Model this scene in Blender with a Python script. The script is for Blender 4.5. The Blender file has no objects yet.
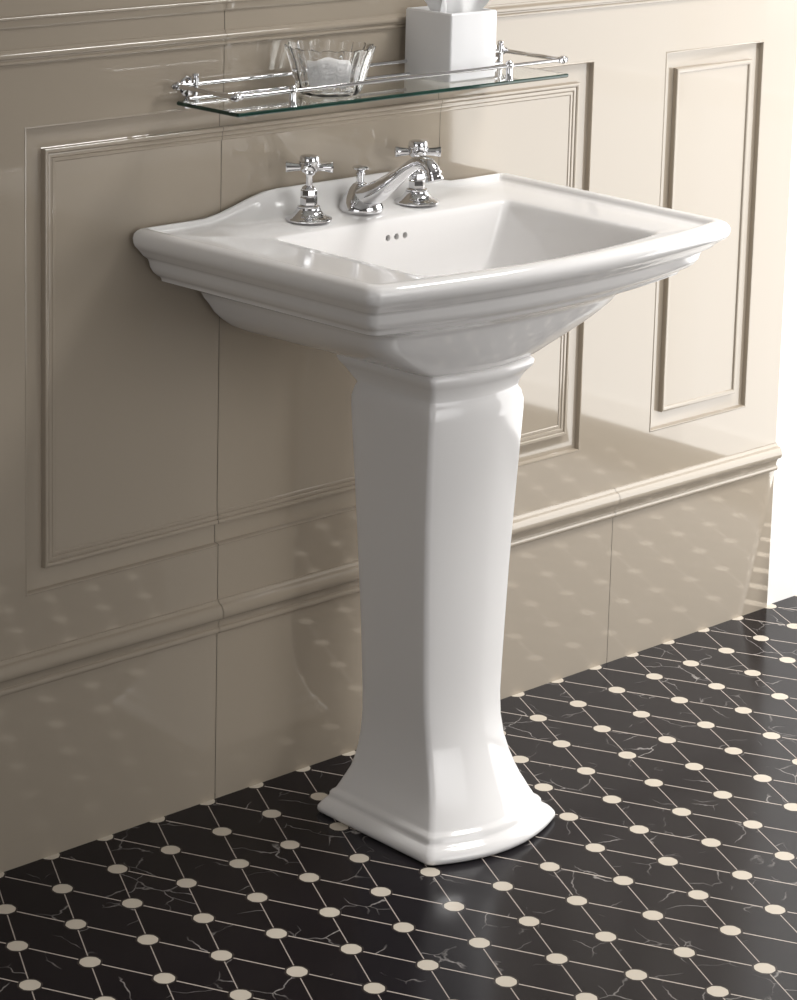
import bpy, bmesh, math, random
from mathutils import Vector, Matrix

S = 0.0465                     # every length below is in units of 46.5 mm (half a floor rhombus)
PI = math.pi
scene = bpy.context.scene
C = scene.collection
random.seed(7)

# ------------------------------------------------------------------ camera
az, el, ro = 0.7139, 0.1849, 0.0147
CX, CY, CZ = -56.617, -56.7833, 33.5711
F_PX, PPX, PPY = 2534.0, 253.88, 180.78
fwd = Vector((math.cos(el) * math.sin(az), math.cos(el) * math.cos(az), -math.sin(el)))
r0 = Vector((math.cos(az), -math.sin(az), 0))
u0 = r0.cross(fwd)
rr = math.cos(ro) * r0 + math.sin(ro) * u0
uu = -math.sin(ro) * r0 + math.cos(ro) * u0
cam_d = bpy.data.cameras.new('camera')
cam = bpy.data.objects.new('camera', cam_d)
C.objects.link(cam)
M4 = Matrix.Identity(4)
for i in range(3):
    M4[i][0], M4[i][1], M4[i][2] = rr[i], uu[i], -fwd[i]
M4[0][3], M4[1][3], M4[2][3] = CX * S, CY * S, CZ * S
cam.matrix_world = M4
cam_d.sensor_fit = 'HORIZONTAL'
cam_d.sensor_width = 36
cam_d.lens = F_PX / 797 * 36
# horizontal fit: shift is measured in image widths
cam_d.shift_x = (398.5 - PPX) / 797
cam_d.shift_y = (PPY - 500.0) / 797
cam_d.clip_start = 0.05
cam_d.clip_end = 50
scene.camera = cam

# ------------------------------------------------------------------ light and exposure
w = bpy.data.worlds.new('world')
scene.world = w
w.use_nodes = True
w.node_tree.nodes['Background'].inputs[0].default_value = (0.97, 0.98, 1.0, 1)

ROOM_R, ROOM_L, ROOM_F, ROOM_H = 31.0, -78.0, -80.0, 56.0
WIN1 = (-29.5, -1.5, 0.6, 33.0)       # right wall window: y0, y1, z0, z1
FILL_L = (-62.0, -18.0, 14.0, 46.0)      # added unseen fill window in the left wall: y0, y1, z0, z1
TOP_FILL = (10.0, 26.0, -31.0, -15.0)     # added overhead fill panel, out of view: x0, x1, y0, y1
FILL_F = (-18.0, 30.0, 3.0, 50.0)         # added fill window behind the camera: x0, x1, z0, z1
P_WIN1, P_FILL_L, P_TOP_FILL, P_FILL_F, WORLD = 21.5, 11.5, 30.0, 5.4, 0.8

w.node_tree.nodes['Background'].inputs[1].default_value = WORLD

def area(name, loc, size, power, color, rot):
    l = bpy.data.lights.new(name, 'AREA')
    l.shape = 'RECTANGLE'
    l.size, l.size_y = size[0] * S, size[1] * S
    l.energy = power
    l.color = color
    o = bpy.data.objects.new(name, l)
    o.location = Vector(loc) * S
    o.rotation_euler = rot
    C.objects.link(o)
    return o

area('window_daylight', (ROOM_R - 0.4, (WIN1[0] + WIN1[1]) / 2, (WIN1[2] + WIN1[3]) / 2),
     (WIN1[3] - WIN1[2] - 1, WIN1[1] - WIN1[0] - 1), P_WIN1, (1.0, 0.985, 0.96), (0, math.radians(90), 0))
area('added_fill_left', (ROOM_L + 0.4, (FILL_L[0] + FILL_L[1]) / 2, (FILL_L[2] + FILL_L[3]) / 2),
     (FILL_L[3] - FILL_L[2] - 1, FILL_L[1] - FILL_L[0] - 1), P_FILL_L, (1.0, 0.985, 0.98), (0, math.radians(-90), 0))  # added fill for the faces turned to the left

src = Vector(((FILL_F[0] + FILL_F[1]) / 2, ROOM_F + 4.0, (FILL_F[2] + FILL_F[3]) / 2))
l4 = area('added_fill_front', src, (FILL_F[1] - FILL_F[0] - 3, FILL_F[3] - FILL_F[2] - 3), P_FILL_F, (1.0, 0.985, 0.97),
          (Vector((6.0, 0, 9.0)) - src).to_track_quat('-Z', 'Y').to_euler())
l4.data.spread = math.radians(60)  # added front fill, spread narrowed to keep the left wall darker
lc = area('added_fill_top', ((TOP_FILL[0] + TOP_FILL[1]) / 2, (TOP_FILL[2] + TOP_FILL[3]) / 2, ROOM_H - 0.75),
     (TOP_FILL[1] - TOP_FILL[0] - 1, TOP_FILL[3] - TOP_FILL[2] - 1), P_TOP_FILL, (1.0, 0.985, 0.965), (0, 0, 0))
lc.data.spread = math.radians(130)  # added overhead fill to brighten the basin top

scene.view_settings.view_transform = 'Standard'
scene.view_settings.look = 'None'
scene.view_settings.gamma = 1
scene.view_settings.use_curve_mapping = False
scene.view_settings.exposure = 0.0
scene.cycles.max_bounces = 12
scene.cycles.transmission_bounces = 10
scene.cycles.transparent_max_bounces = 10

# ------------------------------------------------------------------ materials
def mat(name, color, rough=0.5, metal=0.0, ior=1.5, **kw):
    m = bpy.data.materials.new(name)
    m.use_nodes = True
    b = m.node_tree.nodes['Principled BSDF']
    b.inputs['Base Color'].default_value = (*color, 1)
    b.inputs['Roughness'].default_value = rough
    b.inputs['Metallic'].default_value = metal
    b.inputs['IOR'].default_value = ior
    for k, v in kw.items():
        b.inputs[k].default_value = v
    return m

def node(nt, t, **kw):
    n = nt.nodes.new(t)
    for k, v in kw.items():
        setattr(n, k, v)
    return n

def add_bump(m, scale, strength, dist=0.001, detail=2.0):
    nt = m.node_tree
    b = nt.nodes['Principled BSDF']
    g = node(nt, 'ShaderNodeNewGeometry')
    n = node(nt, 'ShaderNodeTexNoise')
    n.inputs['Scale'].default_value = scale
    n.inputs['Detail'].default_value = detail
    nt.links.new(g.outputs['Position'], n.inputs['Vector'])
    bp = node(nt, 'ShaderNodeBump')
    bp.inputs['Strength'].default_value = strength
    bp.inputs['Distance'].default_value = dist
    nt.links.new(n.outputs['Fac'], bp.inputs['Height'])
    nt.links.new(bp.outputs['Normal'], b.inputs['Normal'])
    return n

def vary_color(m, c1, c2, scale):
    nt = m.node_tree
    b = nt.nodes['Principled BSDF']
    g = node(nt, 'ShaderNodeNewGeometry')
    n = node(nt, 'ShaderNodeTexNoise')
    n.inputs['Scale'].default_value = scale
    mx = node(nt, 'ShaderNodeMix', data_type='RGBA')
    mx.inputs[6].default_value = (*c1, 1)
    mx.inputs[7].default_value = (*c2, 1)
    nt.links.new(g.outputs['Position'], n.inputs['Vector'])
    nt.links.new(n.outputs['Fac'], mx.inputs[0])
    nt.links.new(mx.outputs[2], b.inputs['Base Color'])

m_wall = mat('taupe_glazed_tile', (0.4, 0.345, 0.28), 0.045, ior=1.66)
vary_color(m_wall, (0.362, 0.310, 0.245), (0.377, 0.324, 0.258), 3.0)
add_bump(m_wall, 5.0, 0.02, 0.001, 1.0)
m_grout = mat('dark_grout', (0.16, 0.13, 0.10), 0.9)
m_white = mat('white_wall_paint', (0.86, 0.84, 0.81), 0.6)
add_bump(m_white, 60.0, 0.1)
m_ceil = mat('ceiling_paint', (0.8, 0.79, 0.77), 0.8)
add_bump(m_ceil, 40.0, 0.1)
m_room = mat('room_wall_paint', (0.30, 0.29, 0.28), 0.7)
add_bump(m_room, 40.0, 0.1)
m_screed = mat('brown_screed', (0.10, 0.09, 0.08), 0.6)
add_bump(m_screed, 30.0, 0.2)
m_frame = mat('white_window_frame', (0.8, 0.8, 0.79), 0.35)
m_porc = mat('white_vitreous_china', (0.85, 0.835, 0.825), 0.09, ior=1.52)
add_bump(m_porc, 12.0, 0.06, 0.001, 1.0)
m_chrome = mat('polished_chrome', (0.70, 0.70, 0.715), 0.035, metal=1.0)
add_bump(m_chrome, 30.0, 0.05)
m_black = mat('dark_recess', (0.02, 0.02, 0.02), 0.4)
m_cotton = mat('cotton_wool', (0.95, 0.95, 0.95), 0.95)
add_bump(m_cotton, 160.0, 0.8, 0.003, 4.0)
m_box = mat('white_gloss_ceramic', (0.82, 0.82, 0.83), 0.2)
add_bump(m_box, 20.0, 0.05)
m_tissue = mat('white_tissue_paper', (0.9, 0.9, 0.9), 0.9)
add_bump(m_tissue, 90.0, 0.5, 0.002, 3.0)
m_glass = mat('clear_glass', (0.97, 1.0, 0.985), 0.0, ior=1.5)
m_glass.node_tree.nodes['Principled BSDF'].inputs['Transmission Weight'].default_value = 1.0
m_gedge = mat('green_glass_edge', (0.03, 0.16, 0.11), 0.08, ior=1.5)
m_gedge.node_tree.nodes['Principled BSDF'].inputs['Transmission Weight'].default_value = 0.25
vary_color(m_gedge, (0.004, 0.022, 0.016), (0.015, 0.08, 0.058), 40.0)
m_bowl = mat('fluted_clear_glass', (1, 1, 1), 0.0, ior=1.48)
m_bowl.node_tree.nodes['Principled BSDF'].inputs['Transmission Weight'].default_value = 1.0

# floor: rhombic black marble, thin pale joints and octagonal cream insets at the corners
def floor_material():
    m = mat('black_marble_rhombus_tile', (0.01, 0.01, 0.01), 0.12, ior=1.27)
    nt = m.node_tree
    L = nt.links
    b = nt.nodes['Principled BSDF']
    g = node(nt, 'ShaderNodeNewGeometry')
    sep = node(nt, 'ShaderNodeSeparateXYZ')
    L.new(g.outputs['Position'], sep.inputs[0])

    def mt(op, a, bb=None, cc=None):
        n = node(nt, 'ShaderNodeMath', operation=op)
        for i, v in enumerate((a, bb, cc)):
            if v is None:
                continue
            if isinstance(v, (int, float)):
                n.inputs[i].default_value = v
            else:
                L.new(v, n.inputs[i])
        return n.outputs[0]
    X = mt('DIVIDE', mt('SUBTRACT', sep.outputs[0], 0.012 * S), S * 1.0)
    Y = mt('DIVIDE', mt('ADD', sep.outputs[1], 5.895 * S), S * 1.0)
    hx, hy = 1.001, 1.979
    xa = mt('DIVIDE', X, 2 * hx)
    ya = mt('DIVIDE', Y, -2 * hy)
    a = mt('ADD', ya, xa)
    bq = mt('SUBTRACT', ya, xa)
    ra, rb = mt('ROUND', a), mt('ROUND', bq)
    da, db = mt('SUBTRACT', a, ra), mt('SUBTRACT', bq, rb)
    dist = 2 * hx * hy / math.hypot(hx, hy)            # world spacing of the joints
    la = mt('MULTIPLY', mt('ABSOLUTE', da), dist)
    lb = mt('MULTIPLY', mt('ABSOLUTE', db), dist)
    # insets: octagon metric around the nearest lattice point
    dx = mt('ABSOLUTE', mt('MULTIPLY', mt('SUBTRACT', da, db), hx))
    dy = mt('ABSOLUTE', mt('MULTIPLY', mt('ADD', da, db), hy))
    # a slightly rounded octagon
    octo = mt('MAXIMUM', mt('MAXIMUM', dx, dy), mt('MULTIPLY', mt('ADD', dx, dy), 0.7071))
    circ = mt('SQRT', mt('ADD', mt('MULTIPLY', dx, dx), mt('MULTIPLY', dy, dy)))
    rad = mt('ADD', mt('MULTIPLY', octo, 0.5), mt('MULTIPLY', circ, 0.5))
    inset = mt('LESS_THAN', rad, 0.285)
    ring_o = mt('LESS_THAN', rad, 0.345)
    joint_a = mt('LESS_THAN', la, 0.017)      # runs towards the back right
    joint_b = mt('LESS_THAN', lb, 0.024)
    # per tile offset for the veining
    ta, tb = mt('FLOOR', a), mt('FLOOR', bq)
    comb = node(nt, 'ShaderNodeCombineXYZ')
    L.new(ta, comb.inputs[0]); L.new(tb, comb.inputs[1])
    wn = node(nt, 'ShaderNodeTexWhiteNoise', noise_dimensions='3D')
    L.new(comb.outputs[0], wn.inputs['Vector'])
    off = node(nt, 'ShaderNodeVectorMath', operation='SCALE')
    L.new(wn.outputs['Color'], off.inputs[0]); off.inputs['Scale'].default_value = 3.0
    pos = node(nt, 'ShaderNodeVectorMath', operation='ADD')
    L.new(g.outputs['Position'], pos.inputs[0]); L.new(off.outputs[0], pos.inputs[1])
    nz = node(nt, 'ShaderNodeTexNoise')
    nz.inputs['Scale'].default_value = 14.0; nz.inputs['Detail'].default_value = 4.0
    L.new(pos.outputs[0], nz.inputs['Vector'])
    nsc = node(nt, 'ShaderNodeVectorMath', operation='SCALE')
    L.new(nz.outputs['Color'], nsc.inputs[0]); nsc.inputs['Scale'].default_value = 0.055
    p2 = node(nt, 'ShaderNodeVectorMath', operation='ADD')
    L.new(pos.outputs[0], p2.inputs[0]); L.new(nsc.outputs[0], p2.inputs[1])
    vo = node(nt, 'ShaderNodeTexVoronoi', feature='DISTANCE_TO_EDGE')
    vo.inputs['Scale'].default_value = 13.0
    L.new(p2.outputs[0], vo.inputs['Vector'])
    vmask = node(nt, 'ShaderNodeTexNoise')
    vmask.inputs['Scale'].default_value = 11.0
    L.new(pos.outputs[0], vmask.inputs['Vector'])
    mr = node(nt, 'ShaderNodeMapRange'); mr.inputs['From Min'].default_value = 0.50; mr.inputs['From Max'].default_value = 0.66
    L.new(vmask.outputs['Fac'], mr.inputs['Value'])
    mr2 = node(nt, 'ShaderNodeMapRange'); mr2.inputs['From Min'].default_value = 0.016; mr2.inputs['From Max'].default_value = 0.0
    L.new(vo.outputs['Distance'], mr2.inputs['Value'])
    vein = mt('MULTIPLY', mt('MULTIPLY', mr.outputs[0], mr2.outputs[0]), 0.75)
    cloud = node(nt, 'ShaderNodeTexNoise'); cloud.inputs['Scale'].default_value = 6.0; cloud.inputs['Detail'].default_value = 5.0
    L.new(pos.outputs[0], cloud.inputs['Vector'])

    def mix(f, c1, c2):
        n = node(nt, 'ShaderNodeMix', data_type='RGBA')
        L.new(f, n.inputs[0])
        for i, c in ((6, c1), (7, c2)):
            if isinstance(c, tuple):
                n.inputs[i].default_value = (*c, 1)
            else:
                L.new(c, n.inputs[i])
        return n.outputs[2]
    base = mix(cloud.outputs['Fac'], (0.004, 0.003, 0.0045), (0.012, 0.0093, 0.0125))
    c = mix(vein, base, (0.45, 0.42, 0.40))
    c = mix(joint_a, c, (0.42, 0.37, 0.33))
    c = mix(joint_b, c, (0.50, 0.44, 0.39))
    c = mix(ring_o, c, (0.035, 0.028, 0.026))
    c = mix(inset, c, (0.60, 0.54, 0.455))
    L.new(c, b.inputs['Base Color'])
    bn = node(nt, 'ShaderNodeTexNoise'); bn.inputs['Scale'].default_value = 9.0
    L.new(g.outputs['Position'], bn.inputs['Vector'])
    rr_ = node(nt, 'ShaderNodeMapRange'); rr_.inputs['To Min'].default_value = 0.13; rr_.inputs['To Max'].default_value = 0.24
    L.new(bn.outputs['Fac'], rr_.inputs['Value'])
    L.new(rr_.outputs[0], b.inputs['Roughness'])
    return m
m_floor = floor_material()

# ------------------------------------------------------------------ mesh helpers (units in, metres out)
def make_obj(name, verts, faces, m, loc=(0, 0, 0), parent=None, smooth=None, mats=None, fmats=None):
    """verts in room units. Top level: origin at loc. Child: same origin as its parent chain."""
    me = bpy.data.meshes.new(name)
    lx, ly, lz = loc
    me.from_pydata([((x - lx) * S, (y - ly) * S, (z - lz) * S) for x, y, z in verts], [], faces)
    me.materials.append(m)
    for mm in (mats or []):
        me.materials.append(mm)
    if fmats:
        for p, k in zip(me.polygons, fmats):
            p.material_index = k
    bm = bmesh.new()
    bm.from_mesh(me)
    bmesh.ops.remove_doubles(bm, verts=bm.verts, dist=1e-6)
    bmesh.ops.recalc_face_normals(bm, faces=bm.faces)
    if smooth is not None:
        ang = math.radians(smooth)
        for f in bm.faces:
            f.smooth = True
        for e in bm.edges:
            if len(e.link_faces) == 2:
                e.smooth = e.calc_face_angle(0) < ang
    bm.to_mesh(me)
    bm.free()
    o = bpy.data.objects.new(name, me)
    C.objects.link(o)
    if parent:
        o.parent = parent
    else:
        o.location = Vector(loc) * S
    return o

def thing(name, label, cat, loc, group=None):
    o = bpy.data.objects.new(name, None)
    o.empty_display_size = 0.05
    C.objects.link(o)
    o.location = Vector(loc) * S
    o['label'] = label
    o['category'] = cat
    if group:
        o['group'] = group
    return o

def tag(o, label, cat, group=None):
    o['label'] = label
    o['category'] = cat
    if group:
        o['group'] = group
    return o

def struct(o):
    o['kind'] = 'structure'
    return o

class MB:
    def __init__(self):
        self.v, self.f, self.k = [], [], []

    def add(self, v, f, k=0):
        n = len(self.v)
        self.v += v
        self.f += [tuple(i + n for i in q) for q in f]
        self.k += [k] * len(f)
        return self

    def box(self, x0, x1, y0, y1, z0, z1, k=0):
        v = [(x, y, z) for x in (x0, x1) for y in (y0, y1) for z in (z0, z1)]
        return self.add(v, [(0, 1, 3, 2), (4, 6, 7, 5), (0, 4, 5, 1), (2, 3, 7, 6), (0, 2, 6, 4), (1, 5, 7, 3)], k)

    def rings(self, rings, cap0=True, cap1=True, closed=True, k=0):
        n = len(rings[0])
        v = [p for r in rings for p in r]
        f = []
        for i in range(len(rings) - 1):
            for j in range(n if closed else n - 1):
                a, b = i * n + j, i * n + (j + 1) % n
                f.append((a, b, b + n, a + n))
        if cap0:
            f.append(tuple(range(n))[::-1])
        if cap1:
            f.append(tuple((len(rings) - 1) * n + j for j in range(n)))
        return self.add(v, f, k)

    def lathe(self, c, prof, n=32, k=0, axis=(0, 0, 1), cap0=True, cap1=True):
        """prof: (radius, height along axis)."""
        ax = Vector(axis).normalized()
        t = Vector((1, 0, 0)) if abs(ax.x) < 0.9 else Vector((0, 1, 0))
        e1 = ax.cross(t).normalized()
        e2 = ax.cross(e1)
        c = Vector(c)
        rings = []
        for r, h in prof:
            rings.append([tuple(c + ax * h + e1 * (r * math.cos(2 * PI * j / n)) + e2 * (r * math.sin(2 * PI * j / n)))
                          for j in range(n)])
        return self.rings(rings, cap0, cap1, True, k)

    def rod(self, a, b, r, n=14, k=0):
        a, b = Vector(a), Vector(b)
        d = (b - a)
        return self.lathe(a, [(r * 0.8, 0), (r, r * 0.2), (r, d.length - r * 0.2), (r * 0.8, d.length)], n, k, d)

    def ball(self, c, r, n=16, m=10, k=0, sz=1.0):
        prof = [(max(r * math.sin(PI * i / m), 1e-4), -r * sz * math.cos(PI * i / m)) for i in range(m + 1)]
        return self.lathe(c, prof, n, k)

    def build(self, name, m, loc=(0, 0, 0), parent=None, smooth=35, mats=None):
        return make_obj(name, self.v, self.f, m, loc, parent, smooth, mats, self.k if mats else None)

# ------------------------------------------------------------------ the room
WALL_END = 18.85
SEAMS = [-8.66 + 9.17 * k for k in range(-7, 3)]

def cut_seams(o, half=0.011):
    bm = bmesh.new()
    bm.from_mesh(o.data)
    for s in SEAMS:
        for x in (s - half, s + half):
            bmesh.ops.bisect_plane(bm, geom=bm.verts[:] + bm.edges[:] + bm.faces[:], dist=1e-7,
                                   plane_co=(x * S, 0, 0), plane_no=(1, 0, 0))
        top_limit = 1e9
        if abs(s - 9.68) < 0.1:           # this joint only shows below the top of the dado
            top_limit = 6.56 * S
            bmesh.ops.bisect_plane(bm, geom=bm.verts[:] + bm.edges[:] + bm.faces[:], dist=1e-7,
                                   plane_co=(0, 0, 6.56 * S), plane_no=(0, 0, 1))
        dead = [f for f in bm.faces if abs(f.calc_center_median().x - s * S) < half * S * 0.98
                and f.calc_center_median().z < top_limit]
        bmesh.ops.delete(bm, geom=dead, context='FACES')
    bm.to_mesh(o.data)
    bm.free()

def arc_pts(d0, y0, d1, y1, n, bulge):
    """bead between two profile points, bulging out of the wall (towards -y)."""
    return [(d0 + (d1 - d0) * (0.5 - 0.5 * math.cos(PI * i / n)), y0 + (y1 - y0) * i / n - bulge * math.sin(PI * i / n))
            for i in range(n + 1)]

# profile of a panel: inset from its outer edge, depth (+y is into the wall)
def panel_profile(kind):
    p = [(0, 0), (0.012, -0.012), (0.035, -0.02), (0.058, -0.012), (0.07, 0.01), (0.078, 0.15), (0.09, 0.165), (0.11, 0.17)]
    if kind == 'wide':
        e = 0.70
        p += [(e - 0.02, 0.17), (e - 0.005, 0.16), (e, 0.02), (e + 0.012, -0.005)]
        p += arc_pts(e + 0.02, -0.01, e + 0.13, 0.02, 5, 0.02)
        p += arc_pts(e + 0.14, 0.045, e + 0.27, 0.04, 5, 0.025)
        p += arc_pts(e + 0.28, 0.06, e + 0.40, 0.055, 4, 0.02)
        p += [(e + 0.41, 0.068), (e + 0.5, 0.07)]
    else:
        e = 0.64
        p += [(e - 0.02, 0.17), (e - 0.005, 0.16), (e, 0.02), (e + 0.015, -0.01)]
        p += arc_pts(e + 0.025, -0.015, e + 0.17, 0.03, 6, 0.03)
        p += [(e + 0.18, 0.048), (e + 0.25, 0.05)]
    return p

PANELS = [(-15.9, 7.76, 'wide'), (11.46, 16.91, 'narrow'), (-25.1, -19.6, 'narrow'), (-52.5, -28.9, 'wide')]
PZ0, PZ1 = 8.26, 21.98
mb = MB()
xs = sorted([-78.0, WALL_END] + [x for p in PANELS for x in p[:2]])
def wq(x0, x1, z0, z1, y=0.0):
    mb.add([(x0, y, z0), (x1, y, z0), (x1, y, z1), (x0, y, z1)], [(0, 1, 2, 3)])
for a, b in zip(xs[:-1], xs[1:]):
    wq(a, b, 0, PZ0)
    wq(a, b, PZ1, ROOM_H)
    if not any(abs(a - p[0]) < 1e-6 for p in PANELS):
        wq(a, b, PZ0, PZ1)
for x0, x1, kind in PANELS:
    rings = []
    for d, y in panel_profile(kind):
        rings.append([(x0 + d, y, PZ0 + d), (x1 - d, y, PZ0 + d), (x1 - d, y, PZ1 - d), (x0 + d, y, PZ1 - d)])
    mb.rings(rings, cap0=False, cap1=True)
mb.add([(WALL_END, 0, 0), (WALL_END, 0.35, 0), (WALL_END, 0.35, ROOM_H), (WALL_END, 0, ROOM_H)], [(0, 1, 2, 3)])
wb = struct(mb.build('wall_back', m_wall, smooth=28))
cut_seams(wb)
g_ = MB().box(-78, WALL_END - 0.002, 0.3, 1.5, 0, ROOM_H)
struct(g_.build('wall_core', m_grout, smooth=None))
struct(MB().box(WALL_END + 0.003, ROOM_R, 0.14, 1.5, 0, ROOM_H).build('wall_back_white', m_white, smooth=None))

def moulding(name, prof, x0=-78.0, x1=WALL_END + 0.02):
    # prof: (z, y) open curve from bottom to top, closed behind the wall face
    b = MB()
    pr = prof + [(prof[-1][0], 0.02), (prof[0][0], 0.02)]
    b.rings([[(x, y, z) for z, y in pr] for x in (x0, x1)], True, True)
    o = struct(b.build(name, m_wall, smooth=32))
    cut_seams(o, 0.010)
    return o

def bead(z0, z1, y0, y1, h, n=8):
    return [(z0 + (z1 - z0) * (0.5 - 0.5 * math.cos(PI * i / n)), y0 + (y1 - y0) * i / n - h * math.sin(PI * i / n))
            for i in range(n + 1)]
dado = [(5.46, 0.0), (5.465, -0.06)] + bead(5.47, 5.66, -0.07, -0.09, 0.06, 6) + \
       [(5.68, -0.05), (5.72, -0.06), (5.80, -0.075), (5.90, -0.12), (5.94, -0.15), (5.95, -0.18)] + \
       bead(5.96, 6.42, -0.19, -0.12, 0.15, 12) + [(6.44, -0.09), (6.48, -0.07), (6.50, -0.045), (6.53, -0.04), (6.535, 0.0)]
moulding('trim_1', dado)
corn = [(23.75, 0.0), (23.755, -0.05)] + bead(23.76, 23.85, -0.06, -0.07, 0.035, 5) + [(23.86, -0.05), (23.92, -0.07)] + \
       bead(23.93, 24.10, -0.09, -0.06, 0.06, 7) + [(24.12, -0.05), (24.18, -0.045), (24.185, 0.0)]
moulding('trim_2', corn)
corn2 = [(24.76, 0.0), (24.765, -0.04), (24.79, -0.06), (24.83, -0.065), (25.0, -0.09)] + bead(25.01, 25.09, -0.11, -0.10, 0.03, 5) + [(25.1, -0.05), (25.105, 0.0)]
moulding('trim_3', corn2)

TILE_END = -21.8               # the marble stops here; plain screed runs on under the camera
struct(MB().box(-78, ROOM_R + 2, TILE_END, 1.5, -1.0, 0).build('floor', m_floor, smooth=None))
struct(MB().box(-78, ROOM_R + 2, -80, TILE_END, -1.0, 0).build('floor_screed', m_screed, smooth=None))
struct(MB().box(-79, ROOM_R + 2, -81, 1.5, ROOM_H, ROOM_H + 1).build('ceiling', m_ceil, smooth=None))
b = MB()
y0, y1, z0, z1 = FILL_L
b.box(-80, -78, -80, y0, 0, ROOM_H).box(-80, -78, y1, 1.5, 0, ROOM_H).box(-80, -78, y0, y1, 0, z0).box(-80, -78, y0, y1, z1, ROOM_H)
struct(b.build('wall_left', m_room, smooth=None))
b = MB()
b.box(ROOM_R, ROOM_R + 2, -80, WIN1[0], 0, ROOM_H)
b.box(ROOM_R, ROOM_R + 2, WIN1[1], 1.5, 0, ROOM_H)
for y0, y1, z0, z1 in (WIN1,):
    b.box(ROOM_R, ROOM_R + 2, y0, y1, 0, z0).box(ROOM_R, ROOM_R + 2, y0, y1, z1, ROOM_H)
struct(b.build('wall_right', m_room, smooth=None))
x0, x1, z0, z1 = FILL_F
b = MB().box(-80, x0, -82, -80, 0, ROOM_H).box(x1, ROOM_R + 2, -82, -80, 0, ROOM_H).box(x0, x1, -82, -80, 0, z0).box(x0, x1, -82, -80, z1, ROOM_H)
struct(b.build('wall_front', m_room, smooth=None))
b = MB()
for xx in (x0, (x0 + x1) / 2 - 0.6, x1 - 1.2):
    b.box(xx, xx + 1.2, -81.4, -80.6, z0, z1)
for zz in (z0, z1 - 1.2):
    b.box(x0, x1, -81.4, -80.6, zz, zz + 1.2)
struct(b.build('added_window_front', m_frame, smooth=None))  # frame of the added front fill window
# window frames
X0, X1 = ROOM_R + 0.6, ROOM_R + 1.4
for wname, (y0, y1, z0, z1) in (('window_1', WIN1),):
    b = MB()
    for yy in (y0, (y0 + y1) / 2 - 0.6, y1 - 1.2):
        b.box(X0, X1, yy, yy + 1.2, z0, z1)
    for zz in (z0, (z0 + z1) / 2 - 0.6, z1 - 1.2):
        b.box(X0, X1, y0, y1, zz, zz + 1.2)
    struct(b.build(wname, m_frame, smooth=None))
y0, y1, z0, z1 = FILL_L
b = MB()
for yy in (y0, (y0 + y1) / 2 - 0.6, y1 - 1.2):
    b.box(-79.4, -78.6, yy, yy + 1.2, z0, z1)
for zz in (z0, (z0 + z1) / 2 - 0.6, z1 - 1.2):
    b.box(-79.4, -78.6, y0, y1, zz, zz + 1.2)
struct(b.build('added_window_left', m_frame, smooth=None))  # frame of the added left fill window

b = MB()
for q in ((TOP_FILL[0] - 0.5, TOP_FILL[0], TOP_FILL[2], TOP_FILL[3]), (TOP_FILL[1], TOP_FILL[1] + 0.5, TOP_FILL[2], TOP_FILL[3]),
          (TOP_FILL[0] - 0.5, TOP_FILL[1] + 0.5, TOP_FILL[2] - 0.5, TOP_FILL[2]), (TOP_FILL[0] - 0.5, TOP_FILL[1] + 0.5, TOP_FILL[3], TOP_FILL[3] + 0.5)):
    b.box(*q, ROOM_H - 0.9, ROOM_H)
b.box(TOP_FILL[0], TOP_FILL[1], TOP_FILL[2], TOP_FILL[3], ROOM_H - 0.3, ROOM_H)
struct(b.build('added_fill_top_frame', m_frame, smooth=None))  # surround for the added overhead fill

# ------------------------------------------------------------------ rounded rectangle rings with bowed front
def rrect(xl, xr, yb, yf, bow, r, z, nside=20, ncorner=6, tl=0.0, tr=0.0, rb=None, zf=None, bb=0.0):
    """counter-clockwise ring seen from above, starting at back right; yb>yf. tl/tr taper towards the front."""
    rb = r if rb is None else rb
    pts = []
    cs = [(xr, yb, rb, 0), (xl, yb, rb, 90), (xl, yf, r, 180), (xr, yf, r, 270)]
    for i, (cx, cy, rad, a0) in enumerate(cs):
        sx = -1 if i in (0, 3) else 1
        sy = -1 if i in (0, 1) else 1
        ox, oy = cx + sx * rad, cy + sy * rad
        for k in range(ncorner + 1):
            a = math.radians(a0 + 90 * k / ncorner)
            pts.append((ox + rad * math.cos(a), oy + rad * math.sin(a)))
        nx, ny, nrad, na = cs[(i + 1) % 4]
        sx = -1 if (i + 1) % 4 in (0, 3) else 1
        sy = -1 if (i + 1) % 4 in (0, 1) else 1
        nox, noy = nx + sx * nrad, ny + sy * nrad
        a = math.radians(na)
        q = (nox + nrad * math.cos(a), noy + nrad * math.sin(a))
        p = pts[-1]
        for k in range(1, nside):
            t = k / nside
            pts.append((p[0] + (q[0] - p[0]) * t, p[1] + (q[1] - p[1]) * t))
    out = []
    xc, hw = (xl + xr) / 2, (xr - xl) / 2
    for x, y in pts:
        wgt = (yb - y) / (yb - yf)
        t = (x - xc) / hw
        yy = y - bow * max(0.0, 1 - t * t) * wgt ** 3 + bb * max(0.0, 1 - t * t) * (1 - wgt) ** 3
        xx = x + (tl if x < xc else -tr) * wgt * abs(t)
        zz = z + (zf(xx, yy) if zf else 0.0)
        out.append((xx, yy, zz))
    return out

def sm(t):
    t = min(1.0, max(0.0, t))
    return t * t * (3 - 2 * t)

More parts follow.
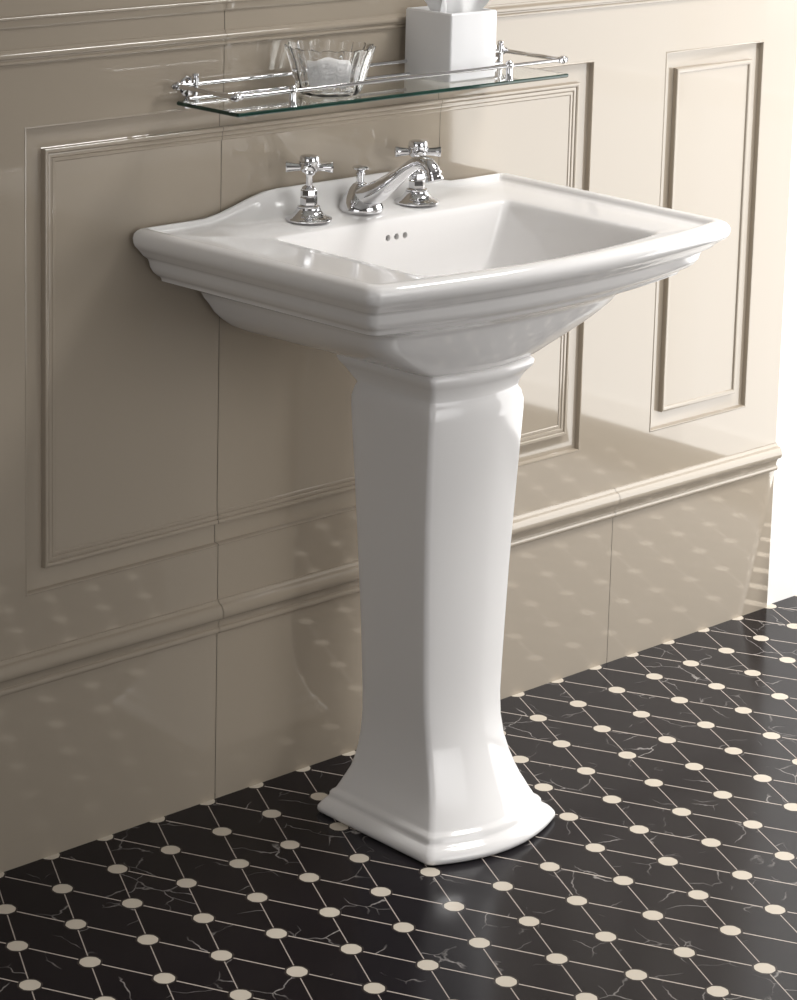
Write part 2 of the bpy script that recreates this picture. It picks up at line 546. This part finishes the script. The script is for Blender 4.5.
# ------------------------------------------------------------------ pedestal
PC = -4.09
ped_rows = [  # z, half width, yf, yb, bow, r
    (0.0, 2.70, -7.50, -2.85, 0.72, 0.10), (0.04, 2.76, -7.57, -2.80, 0.74, 0.14), (0.13, 2.80, -7.62, -2.76, 0.75, 0.16),
    (0.22, 2.79, -7.61, -2.77, 0.75, 0.16), (0.32, 2.72, -7.55, -2.82, 0.74, 0.16), (0.40, 2.64, -7.48, -2.86, 0.73, 0.15),
    (0.46, 2.55, -7.40, -2.90, 0.71, 0.14), (0.50, 2.49, -7.34, -2.93, 0.70, 0.14), (0.56, 2.465, -7.315, -2.95, 0.69, 0.14),
    (0.64, 2.455, -7.31, -2.955, 0.68, 0.14), (0.71, 2.40, -7.26, -3.0, 0.67, 0.14), (0.76, 2.32, -7.185, -3.06, 0.65, 0.14),
    (0.82, 2.275, -7.145, -3.09, 0.64, 0.14), (0.88, 2.25, -7.12, -3.11, 0.62, 0.14),
    (1.0, 2.19, -7.06, -3.16, 0.58, 0.14), (1.25, 2.08, -6.95, -3.26, 0.52, 0.14), (1.5, 1.98, -6.82, -3.36, 0.48, 0.14),
    (1.8, 1.89, -6.70, -3.42, 0.44, 0.14), (2.2, 1.80, -6.54, -3.46, 0.40, 0.14), (2.7, 1.73, -6.38, -3.48, 0.37, 0.14),
    (3.3, 1.70, -6.26, -3.49, 0.35, 0.14), (4.0, 1.72, -6.19, -3.49, 0.34, 0.14), (5.0, 1.77, -6.18, -3.48, 0.34, 0.14),
    (6.0, 1.81, -6.19, -3.46, 0.34, 0.14), (8.0, 1.89, -6.22, -3.37, 0.34, 0.14), (10.0, 1.98, -6.28, -3.28, 0.35, 0.14),
    (12.0, 2.05, -6.37, -3.15, 0.36, 0.14), (13.0, 2.08, -6.42, -3.08, 0.36, 0.14), (13.22, 2.07, -6.42, -3.08, 0.36, 0.14),
    (13.36, 2.00, -6.36, -3.14, 0.35, 0.14), (13.46, 1.93, -6.30, -3.2, 0.34, 0.13), (13.52, 1.93, -6.30, -3.2, 0.34, 0.13),
    (13.66, 1.96, -6.33, -3.17, 0.34, 0.13), (13.85, 2.03, -6.40, -3.1, 0.35, 0.13), (14.0, 2.12, -6.48, -3.02, 0.36, 0.13),
    (14.1, 2.20, -6.56, -2.95, 0.37, 0.13), (14.15, 2.22, -6.58, -2.93, 0.37, 0.13), (14.22, 2.25, -6.61, -2.9, 0.38, 0.13),
    (14.34, 2.26, -6.62, -2.89, 0.38, 0.13), (14.40, 2.23, -6.59, -2.92, 0.38, 0.13), (14.44, 2.16, -6.52, -2.98, 0.37, 0.12)]
def interp_rows(rows, sub):
    out = []
    n = len(rows)
    for i in range(n - 1):
        p0, p1, p2, p3 = rows[max(0, i - 1)], rows[i], rows[i + 1], rows[min(n - 1, i + 2)]
        big = rows[i + 1][0] - rows[i][0] > 0.3
        for k in range(sub if big else 1):
            t = k / (sub if big else 1)
            out.append(tuple(p1[j] + (p2[j] - p1[j]) * t for j in range(len(p1))) if not big else
                       tuple((lambda a, b_, c, d: 0.5 * (2 * b_ + (c - a) * t + (2 * a - 5 * b_ + 4 * c - d) * t * t + (3 * b_ - a - 3 * c + d) * t ** 3))
                             (p0[j], p1[j], p2[j], p3[j]) for j in range(len(p1))))
    out.append(rows[-1])
    return out
rings = []
for z, hw, yf, yb, bow, r in ped_rows:
    hw -= 0.04 + 0.05 * sm((z - 0.6) / 3)
    if z > 13.1:
        z = 13.1 + (z - 13.1) * 0.93 + 0.24 * sm((z - 13.1) / 0.3)
    back = 0.10 + 0.30 * sm((z - 13.6) / 0.4)
    rings.append(rrect(PC - hw, PC + hw, yb + back, yf - 0.05, bow, r, z, 16, 5))
ped = MB().rings(rings).build('pedestal', m_porc, (PC, -5.2, 0), smooth=50)
tag(ped, 'tall white porcelain column with flared square foot standing on the black tiles', 'pedestal')

# ------------------------------------------------------------------ basin
def rise(x, y):
    t = abs(x + 4.25)
    s = sm((5.4 - t) / 3.0)
    g = sm((y + 0.75) / 0.55)
    return 0.60 * s * g
TL, TR = 0.35, 0.40
XL, XR, YF = -12.05, 3.45, -9.85
# apron and bowl, bottom to top: z, xl, xr, yb, yf, bow, r, rb, taper weight
outer = [
    (14.56, -6.15, -1.95, -2.2, -6.44, 0.36, 0.22, 0.3, 0.0),
    (14.60, -6.40, -1.75, -1.6, -6.52, 0.38, 0.26, 0.35, 0.3),
    (14.70, -6.95, -1.30, -0.8, -6.60, 0.42, 0.34, 0.45, 0.9),
    (14.84, -7.50, -0.75, -0.3, -6.68, 0.47, 0.44, 0.5, 1.5),
    (15.02, -8.02, -0.22, -0.06, -6.77, 0.54, 0.54, 0.4, 1.8),
    (15.25, -8.50, 0.30, -0.04, -6.88, 0.60, 0.60, 0.3, 1.7),
    (15.50, -8.86, 0.72, -0.04, -7.02, 0.66, 0.64, 0.3, 1.5),
    (15.75, -9.14, 1.02, -0.03, -7.16, 0.70, 0.66, 0.3, 1.2),
    (16.00, -9.30, 1.22, -0.03, -7.30, 0.74, 0.66, 0.25, 0.9),
    (16.22, -9.48, 1.40, -0.03, -7.42, 0.77, 0.64, 0.2, 1.0),
    (16.40, -9.60, 1.50, -0.03, -7.54, 0.79, 0.60, 0.2, 1.0),
    (16.47, -9.75, 1.62, -0.03, -7.66, 0.80, 0.55, 0.2, 1.0),
    (16.62, -10.15, 1.90, -0.03, -7.98, 0.80, 0.45, 0.2, 1.0),
    (16.80, -10.68, 2.22, -0.03, -8.40, 0.80, 0.32, 0.15, 1.0),
    (16.88, -10.90, 2.36, -0.03, -8.62, 0.80, 0.28, 0.12, 1.0),
    (16.94, -10.98, 2.42, -0.03, -8.72, 0.80, 0.26, 0.12, 1.0),
    (17.00, -11.00, 2.44, -0.03, -8.75, 0.80, 0.26, 0.12, 1.0),
    (17.06, -11.05, 2.50, -0.03, -8.80, 0.80, 0.26, 0.12, 1.0),
    (17.12, -11.18, 2.62, -0.03, -8.93, 0.80, 0.27, 0.12, 1.0),
    (17.22, -11.32, 2.74, -0.03, -9.06, 0.80, 0.27, 0.12, 1.0),
    (17.36, -11.42, 2.84, -0.03, -9.16, 0.80, 0.27, 0.12, 1.0),
    (17.55, -11.48, 2.88, -0.03, -9.22, 0.80, 0.28, 0.12, 1.0),
    (17.62, -11.52, 2.92, -0.03, -9.26, 0.80, 0.28, 0.12, 1.0),
    (17.68, -11.62, 3.02, -0.03, -9.37, 0.80, 0.28, 0.12, 1.0),
    (17.74, -11.70, 3.10, -0.03, -9.45, 0.80, 0.28, 0.12, 1.0),
    (17.86, -11.80, 3.19, -0.03, -9.55, 0.80, 0.29, 0.12, 1.0),
    (17.96, -11.90, 3.28, -0.03, -9.66, 0.80, 0.30, 0.12, 1.0),
    (18.05, -12.00, 3.40, -0.03, -9.78, 0.80, 0.32, 0.12, 1.0),
    (18.16, -12.05, 3.45, -0.03, -9.84, 0.80, 0.33, 0.12, 1.0),
    (18.30, -12.07, 3.47, -0.03, -9.87, 0.80, 0.34, 0.12, 1.0),
    (18.42, -12.03, 3.43, -0.03, -9.83, 0.80, 0.33, 0.12, 1.0),
    (18.50, -11.95, 3.36, -0.06, -9.75, 0.80, 0.31, 0.12, 1.0),
    (18.55, -11.84, 3.26, -0.10, -9.64, 0.80, 0.28, 0.12, 1.0),
    (18.55, -11.66, 3.10, -0.16, -9.50, 0.80, 0.26, 0.12, 1.0),
    (18.52, -11.58, 3.03, -0.19, -9.43, 0.79, 0.24, 0.12, 1.0),
    (18.44, -11.53, 2.98, -0.22, -9.38, 0.78, 0.22, 0.12, 1.0),
    (18.37, -11.48, 2.93, -0.26, -9.34, 0.78, 0.22, 0.12, 1.0),
    (18.34, -11.36, 2.82, -0.36, -9.28, 0.77, 0.22, 0.14, 1.0),
    (18.33, -11.00, 2.55, -0.62, -9.18, 0.74, 0.22, 0.16, 1.0),
    (18.30, -10.50, 2.25, -0.95, -9.02, 0.70, 0.24, 0.2, 0.8),
    (18.26, -9.80, 1.90, -1.40, -8.84, 0.64, 0.26, 0.24, 0.6),
    (18.23, -9.10, 1.55, -1.85, -8.70, 0.58, 0.30, 0.28, 0.3),
    (18.205, -8.62, 1.36, -2.14, -8.60, 0.52, 0.32, 0.30, 0.0),
    (18.18, -8.54, 1.31, -2.19, -8.55, 0.50, 0.30, 0.28, 0.0),
    (18.12, -8.47, 1.26, -2.23, -8.48, 0.49, 0.28, 0.26, 0.0),
    (18.00, -8.42, 1.20, -2.26, -8.40, 0.47, 0.28, 0.25, 0.0),
    (17.50, -8.28, 0.98, -2.29, -8.10, 0.42, 0.30, 0.26, 0.0),
    (17.00, -8.12, 0.76, -2.32, -7.78, 0.38, 0.34, 0.28, 0.0),
    (16.50, -7.95, 0.54, -2.36, -7.42, 0.34, 0.38, 0.30, 0.0),
    (16.10, -7.76, 0.34, -2.45, -7.05, 0.30, 0.42, 0.34, 0.0),
    (15.85, -7.50, 0.10, -2.62, -6.70, 0.26, 0.45, 0.38, 0.0),
    (15.70, -7.10, -0.25, -2.95, -6.30, 0.20, 0.48, 0.42, 0.0),
    (15.62, -6.50, -0.90, -3.40, -5.90, 0.14, 0.50, 0.45, 0.0),
    (15.56, -5.50, -2.20, -4.00, -5.40, 0.08, 0.40, 0.40, 0.0),
    (15.54, -4.60, -3.20, -4.35, -5.05, 0.0, 0.33, 0.33, 0.0)]
rings = []
for (z, xl, xr, yb, yf, bow, r, rb, tw) in outer:
    zf = rise if (z > 17.9 and yb > -2.0) else None
    if z > 16.9 and yb > -2.2 and xl < -10:
        xl -= 0.07
        xr += 0.09
    if z > 16.9:
        z += 0.065 * sm((z - 16.9) / 0.5)
    rings.append(rrect(xl, xr, yb, yf, bow, r, z, 26, 6, TL * tw, TR * tw, rb, zf))
basin_loc = (-4.25, 0, 14.56)
basin = MB().rings(rings).build('washbasin', m_porc, basin_loc, smooth=60)

# overflow: three real holes bored in the back wall of the bowl
hb = MB()
for hx_ in (-3.95, -3.59, -3.23):
    hb.lathe((hx_, -2.55, 17.70), [(0.10, 0), (0.10, 1.7)], 20, axis=(0, 1, 0))
cut = hb.build('cutter', m_black, basin_loc, smooth=30)
md = basin.modifiers.new('holes', 'BOOLEAN')
md.object = cut
md.operation = 'DIFFERENCE'
md.solver = 'EXACT'
dg = bpy.context.evaluated_depsgraph_get()
me_new = bpy.data.meshes.new_from_object(basin.evaluated_get(dg))
basin.modifiers.clear()
basin.data = me_new
bpy.data.objects.remove(cut, do_unlink=True)
bm = bmesh.new()
bm.from_mesh(basin.data)
for f_ in bm.faces:
    f_.smooth = True
for e_ in bm.edges:
    if len(e_.link_faces) == 2 and e_.calc_face_angle(0) > math.radians(50):
        e_.smooth = False
bm.to_mesh(basin.data)
bm.free()
tag(basin, 'large white rectangular porcelain washbasin with stepped rim mounted on the column', 'washbasin')
# drain in the bowl floor
dr = MB().lathe((-3.9, -4.7, 15.545), [(0.30, 0), (0.44, 0.0), (0.46, 0.03), (0.40, 0.05), (0.30, 0.03), (0.26, 0.0)], 32, cap0=False, cap1=False)
dr.lathe((-3.9, -4.7, 15.55), [(0.24, 0), (0.26, 0.06), (0.2, 0.09), (0.02, 0.10)], 28)
dr.build('drain', m_chrome, basin_loc, basin, 40)['label'] = 'round chrome waste in the bottom of the bowl'

# ------------------------------------------------------------------ taps
DECK = 18.39
def tap(x, y, ang, label):
    loc = (x, y, DECK)
    t = thing('cross_handle_tap', label, 'tap', loc, 'basin taps')
    z = DECK - 0.03
    b = MB().lathe((x, y, z), [(0.68, 0), (0.72, 0.02), (0.72, 0.06), (0.69, 0.09), (0.60, 0.12), (0.50, 0.17), (0.42, 0.25), (0.37, 0.33), (0.36, 0.38)], 40)
    b.build('flange', m_chrome, loc, t, 40)
    b = MB().lathe((x, y, z + 0.38), [(0.33, 0), (0.345, 0.02), (0.345, 0.06), (0.31, 0.08), (0.27, 0.09)], 32)
    b.lathe((x, y, z + 0.46), [(0.24, 0), (0.265, 0.02), (0.265, 0.23), (0.25, 0.26)], 6)
    b.lathe((x, y, z + 0.71), [(0.22, 0), (0.25, 0.02), (0.25, 0.20), (0.235, 0.23)], 8)
    b.lathe((x, y, z + 0.93), [(0.22, 0), (0.225, 0.03), (0.20, 0.08), (0.12, 0.13)], 28)
    b.build('valve_body', m_chrome, loc, t, 30)
    b = MB().lathe((x, y, z + 1.03), [(0.105, 0), (0.105, 0.40), (0.13, 0.43)], 24)
    b.build('stem', m_chrome, loc, t, 40)
    hz = z + 1.62
    b = MB().lathe((x, y, z + 1.42), [(0.11, 0), (0.17, 0.02), (0.24, 0.06), (0.29, 0.12), (0.31, 0.20), (0.31, 0.33), (0.325, 0.35),
                                      (0.325, 0.39), (0.30, 0.41), (0.295, 0.50), (0.265, 0.55), (0.16, 0.58), (0.02, 0.59)], 36)
    for k in range(4):
        a = ang + k * PI / 2
        b.lathe((x, y, hz), [(0.11, 0.12), (0.115, 0.33), (0.13, 0.47), (0.155, 0.62), (0.17, 0.68), (0.165, 0.71), (0.12, 0.72), (0.09, 0.70), (0.01, 0.69)], 20,
                axis=(math.cos(a), math.sin(a), 0))
    h = b.build('cross_handle', m_chrome, loc, t, 35)
    return t
tap(-6.22, -1.15, -0.70, 'chrome cross-handled tap on the left of the spout, nearest the basin corner')
tap(-1.66, -1.15, -0.66, 'chrome cross-handled tap to the right of the spout, partly behind its curved tip')

# spout with pop-up knob
sx, sy = -3.92, -1.05
loc = (sx, sy, DECK)
sp = thing('basin_spout', 'curved chrome spout with a small pop-up knob between the two taps', 'spout', loc)
def section(c, nrm_t, rx, rz, n=28, sq=2.3):
    """superellipse section around c; nrm_t = direction angle of the path in the yz plane."""
    ty, tz = nrm_t
    L_ = math.hypot(ty, tz)
    ty, tz = ty / L_, tz / L_
    uy, uz = -tz, ty                      # perpendicular to the path, in the yz plane
    if uz < 0:
        uy, uz = -uy, -uz
    out = []
    for j in range(n):
        a = 2 * PI * j / n
        ca, sa = math.cos(a), math.sin(a)
        px = math.copysign(abs(ca) ** (2 / sq), ca) * rx
        pu = math.copysign(abs(sa) ** (2 / sq), sa) * rz
        out.append((c[0] + px, c[1] + uy * pu, c[2] + uz * pu))
    return out
path = [(-0.90, 18.66, 0.40, 0.30), (-1.20, 18.78, 0.43, 0.37), (-1.55, 18.95, 0.40, 0.36), (-1.95, 19.19, 0.34, 0.31), (-2.35, 19.47, 0.28, 0.26),
        (-2.75, 19.76, 0.235, 0.22), (-3.10, 20.01, 0.21, 0.195), (-3.40, 20.19, 0.205, 0.19), (-3.68, 20.26, 0.215, 0.20), (-3.92, 20.20, 0.225, 0.21),
        (-4.08, 20.06, 0.23, 0.21), (-4.14, 19.92, 0.23, 0.21)]
secs = []
for i, (yy, zz, rx, rz) in enumerate(path):
    a = path[max(0, i - 1)]
    c = path[min(len(path) - 1, i + 1)]
    secs.append(section((sx, yy, zz), (c[0] - a[0], c[1] - a[1]), rx, rz))
b = MB().rings(secs)
b.build('spout_arm', m_chrome, loc, sp, 50)
# cone-like body
body = []
for z, rad, yc in [(DECK - 0.04, 0.69, -1.0), (DECK + 0.02, 0.71, -1.0), (DECK + 0.10, 0.70, -1.0), (18.66, 0.63, -1.0), (18.82, 0.53, -1.0),
                   (18.98, 0.41, -0.99), (19.10, 0.31, -0.98), (19.18, 0.23, -0.97), (19.21, 0.17, -0.97)]:
    body.append([(sx + rad * math.cos(2 * PI * j / 36), yc + rad * math.sin(2 * PI * j / 36), z) for j in range(36)])
MB().rings(body).build('spout_body', m_chrome, loc, sp, 50)
kb = MB().lathe((sx, -0.96, 19.17), [(0.15, 0), (0.15, 0.06), (0.12, 0.08), (0.12, 0.30), (0.15, 0.32), (0.15, 0.36), (0.11, 0.40),
                                    (0.16, 0.45), (0.25, 0.49), (0.26, 0.53), (0.22, 0.57), (0.05, 0.60), (0.01, 0.60)], 28)
kb.build('pop_up_knob', m_chrome, loc, sp, 40)
dv = Vector((0, -0.36, -0.93)).normalized()
nz_ = MB().lathe((sx, -4.09, 20.02), [(0.22, 0), (0.27, 0.02), (0.27, 0.08), (0.235, 0.10), (0.235, 0.17), (0.28, 0.19), (0.28, 0.28), (0.24, 0.30), (0.19, 0.28), (0.01, 0.27)], 32, axis=dv)
nz_.build('nozzle', m_chrome, loc, sp, 35)

# ------------------------------------------------------------------ glass shelf with gallery rail
GZ = 22.28
loc = (-3.85, 0, 22.0)
sh = thing('glass_shelf', 'clear glass wall shelf with green edge and chrome gallery rail above the basin', 'shelf', loc)
x0, x1, y0, y1, z0, z1 = -10.72, 3.08, -3.1, -0.28, GZ - 0.12, GZ
bev = 0.03
b = MB()
rr_ = []
for z, ins in ((z0, bev), (z0 + bev, 0), (z1 - bev, 0), (z1, bev)):
    rr_.append(rrect(x0 + ins, x1 - ins, y1 - ins, y0 + ins, 0, 0.08, z, 2, 4))
n = len(rr_[0])
v = [p for r in rr_ for p in r]
f, k = [], []
for i in range(3):
    for j in range(n):
        a, c = i * n + j, i * n + (j + 1) % n
        f.append((a, c, c + n, a + n)); k.append(1)
f.append(tuple(range(n))[::-1]); k.append(0)
f.append(tuple(3 * n + j for j in range(n))); k.append(0)
make_obj('glass_pane', v, f, m_glass, loc, sh, 30, [m_gedge], k)

RZ = 22.73
RB, RF, RX0, RX1 = -0.36, -2.98, -10.72, 2.86
R_ = 0.06
def rail(name, a, c, r=R_):
    MB().rod(a, c, r, 16).build(name, m_chrome, loc, sh, 40)
rail('back_rail', (RX0 + 0.1, RB, RZ), (RX1 - 0.1, RB, RZ))
rail('front_rail', (RX0, RF, RZ), (RX1, RF, RZ))
rail('side_rail', (RX0, RB, RZ), (RX0, RF, RZ), 0.07)
rail('side_rail', (RX1, RB, RZ), (RX1, RF, RZ), 0.07)
rail('lower_back_rail', (-10.4, -0.5, GZ + 0.07), (2.7, -0.5, GZ + 0.07), 0.05)
for (x, y) in ((RX0, RB), (RX0, RF), (RX1, RB), (RX1, RF)):
    b = MB().ball((x, y, RZ), 0.135)
    ddx = 1 if x < 0 else -1
    b.lathe((x, y, RZ), [(0.09, 0.1), (0.10, 0.14), (0.10, 0.20), (0.06, 0.24)], 18, axis=(ddx, 0, 0))
    b.lathe((x, y, RZ), [(0.05, 0.1), (0.10, 0.14), (0.06, 0.20), (0.04, 0.22)], 18, axis=(-ddx, 0, 0))
    b.build('finial', m_chrome, loc, sh, 40)
for x in (-8.58, 0.42):
    b = MB().lathe((x, RF, GZ - 0.005), [(0.13, 0), (0.13, 0.04), (0.105, 0.07), (0.10, 0.38), (0.125, 0.41), (0.13, 0.48), (0.12, 0.55), (0.05, 0.62), (0.01, 0.62)], 20)
    b.build('post', m_chrome, loc, sh, 40)
for x in (-10.05, 2.74):
    b = MB().lathe((x, -0.36, GZ - 0.22), [(0.06, 0), (0.11, 0.03), (0.11, 0.10), (0.085, 0.13), (0.085, 0.62), (0.12, 0.66), (0.12, 0.86), (0.08, 0.90), (0.11, 0.93), (0.09, 0.99), (0.02, 1.01)], 22)
    b.lathe((x, 0.0, RZ - 0.10), [(0.30, -0.0), (0.31, 0.03), (0.27, 0.08), (0.16, 0.11), (0.11, 0.16), (0.10, 0.36)], 28, axis=(0, -1, 0))
    b.lathe((x, 0.0, GZ - 0.14), [(0.17, 0), (0.17, 0.03), (0.07, 0.07), (0.07, 0.36)], 24, axis=(0, -1, 0))
    b.build('wall_bracket', m_chrome, loc, sh, 35)

# ------------------------------------------------------------------ fluted glass bowl with cotton pads
bx, by, bz = -6.05, -1.78, GZ
loc = (bx, by, bz)
N = 144
NF = 16
def fl(r, z, amp, ph=0, zamp=0.0):
    out = []
    for j in range(N):
        a = 2 * PI * j / N
        c = abs(math.cos(NF * a / 2 + ph))
        rr2 = r * (1 + amp * (c - 0.6))
        out.append((bx + rr2 * math.cos(a), by + rr2 * math.sin(a), z + zamp * c))
    return out
rg = [fl(0.78, bz + 0.002, 0), fl(0.88, bz + 0.02, 0.0), fl(0.93, bz + 0.08, 0.03), fl(0.97, bz + 0.2, 0.06), fl(1.06, bz + 0.5, 0.075),
      fl(1.15, bz + 0.85, 0.08), fl(1.24, bz + 1.15, 0.085), fl(1.30, bz + 1.32, 0.09, 0, 0.05), fl(1.32, bz + 1.38, 0.09, 0, 0.07), fl(1.28, bz + 1.39, 0.07, 0, 0.07),
      fl(1.18, bz + 1.15, 0.01), fl(1.09, bz + 0.85, 0.01), fl(1.0, bz + 0.5, 0.01), fl(0.92, bz + 0.22, 0.01), fl(0.85, bz + 0.12, 0.0), fl(0.5, bz + 0.09, 0)]
bw = MB().rings(rg).build('glass_bowl', m_bowl, loc, smooth=60)
tag(bw, 'fluted clear glass bowl with scalloped rim standing on the glass shelf', 'bowl')

def pad(c, r, t, yaw, tilt, label, lean=0.0):
    """puffy round pad: radius r, thickness t, standing on edge; faces direction yaw."""
    mb2 = MB()
    nr, nseg = 12, 40
    rings2 = []
    for i in range(nr + 1):
        u = PI * i / nr
        rad = r * abs(math.sin(u)) ** 0.62
        w_ = -t * math.copysign(abs(math.cos(u)) ** 0.9, math.cos(u))
        ring = []
        for j in range(nseg):
            a = 2 * PI * j / nseg
            q = 1 + 0.012 * math.sin(3 * a + 1) + 0.012 * math.sin(5 * a)
            ring.append((max(rad, 1e-3) * q * math.copysign(abs(math.cos(a)) ** 0.7, math.cos(a)), w_, max(rad, 1e-3) * q * math.copysign(abs(math.sin(a)) ** 0.7, math.sin(a)) * 0.62))
        rings2.append(ring)
    R3 = Matrix.Rotation(yaw, 3, 'Z') @ Matrix.Rotation(tilt, 3, 'X') @ Matrix.Rotation(lean, 3, 'Y')
    rings2 = [[tuple(Vector(c) + R3 @ Vector(p)) for p in rg_] for rg_ in rings2]
    o = mb2.rings(rings2).build('cotton_pad', m_cotton, c, smooth=70)
    return tag(o, label, 'cotton pad', 'cotton pads in the glass bowl')
pad((bx - 0.10, by - 0.12, bz + 0.60), 0.76, 0.20, -0.72, 0.10, 'round white cotton pad at the front left of the glass bowl')
pad((bx + 0.62, by - 0.30, bz + 0.60), 0.34, 0.18, -0.20, 0.08, 'white cotton pad at the right side of the glass bowl')
pad((bx + 0.28, by + 0.42, bz + 0.60), 0.55, 0.18, -0.72, -0.10, 'white cotton pad leaning behind the other two in the glass bowl')

# ------------------------------------------------------------------ square white holder with tissues
x0, x1, y0, y1, z0, z1 = -1.50, 0.54, -2.30, -0.26, GZ, GZ + 2.12
loc = ((x0 + x1) / 2, (y0 + y1) / 2, GZ)
t = thing('tissue_box', 'square white tissue holder on the right of the glass shelf, tissue poking out', 'tissue box', loc)
rg = []
for z, ins in ((z0, 0.04), (z0 + 0.04, 0.0), (z0 + 0.2, 0.0), (z1 - 0.05, 0.0), (z1, 0.03), (z1, 0.12), (z1 - 0.05, 0.15), (z1 - 0.30, 0.16), (z1 - 0.30, 0.5)):
    rg.append(rrect(x0 + ins, x1 - ins, y1 - ins, y0 + ins, 0, 0.07, z, 3, 5))
MB().rings(rg).build('holder', m_box, loc, t, 30)
# crumpled tissue: a ruffled, thick upward sheet
rnd = random.Random(3)
tb = MB()
def sheet(cx, cy, w0, w1, h, yaw, ph):
    nu, nv = 28, 14
    th = 0.012
    vv = []
    for s in (0, 1):
        for i in range(nu + 1):
            for j in range(nv + 1):
                u, q = i / nu, j / nv
                wd = w0 + (w1 - w0) * sm(q)
                lx = (u - 0.5) * wd
                ly = 0.20 * math.sin(7 * u + ph + 2.2 * q) * (0.35 + 0.9 * q) + 0.06 * math.sin(17 * u + ph) + (s * th)
                lz = q * h * (1 - 0.28 * abs(2 * u - 1) ** 1.5 + 0.06 * math.sin(9 * u + ph))
                ca, sa = math.cos(yaw), math.sin(yaw)
                vv.append((cx + lx * ca - ly * sa, cy + lx * sa + ly * ca, z1 - 0.29 + lz))
    m_ = (nu + 1) * (nv + 1)
    ff = []
    idx = lambda s, i, j: s * m_ + i * (nv + 1) + j
    for i in range(nu):
        for j in range(nv):
            ff.append((idx(0, i, j), idx(0, i + 1, j), idx(0, i + 1, j + 1), idx(0, i, j + 1)))
            ff.append((idx(1, i, j), idx(1, i, j + 1), idx(1, i + 1, j + 1), idx(1, i + 1, j)))
    for i in range(nu):
        for j in (0, nv):
            ff.append((idx(0, i, j), idx(1, i, j), idx(1, i + 1, j), idx(0, i + 1, j)))
    for j in range(nv):
        for i in (0, nu):
            ff.append((idx(0, i, j), idx(0, i, j + 1), idx(1, i, j + 1), idx(1, i, j)))
    tb.add(vv, ff)
sheet(-0.48, -1.48, 1.25, 2.1, 0.95, -0.75, 0.3)
sheet(-0.42, -1.20, 1.15, 1.9, 1.05, -0.35, 1.7)
sheet(-0.48, -1.10, 1.1, 1.7, 1.1, 0.35, 2.9)
tb.build('tissue', m_tissue, loc, t, 60)
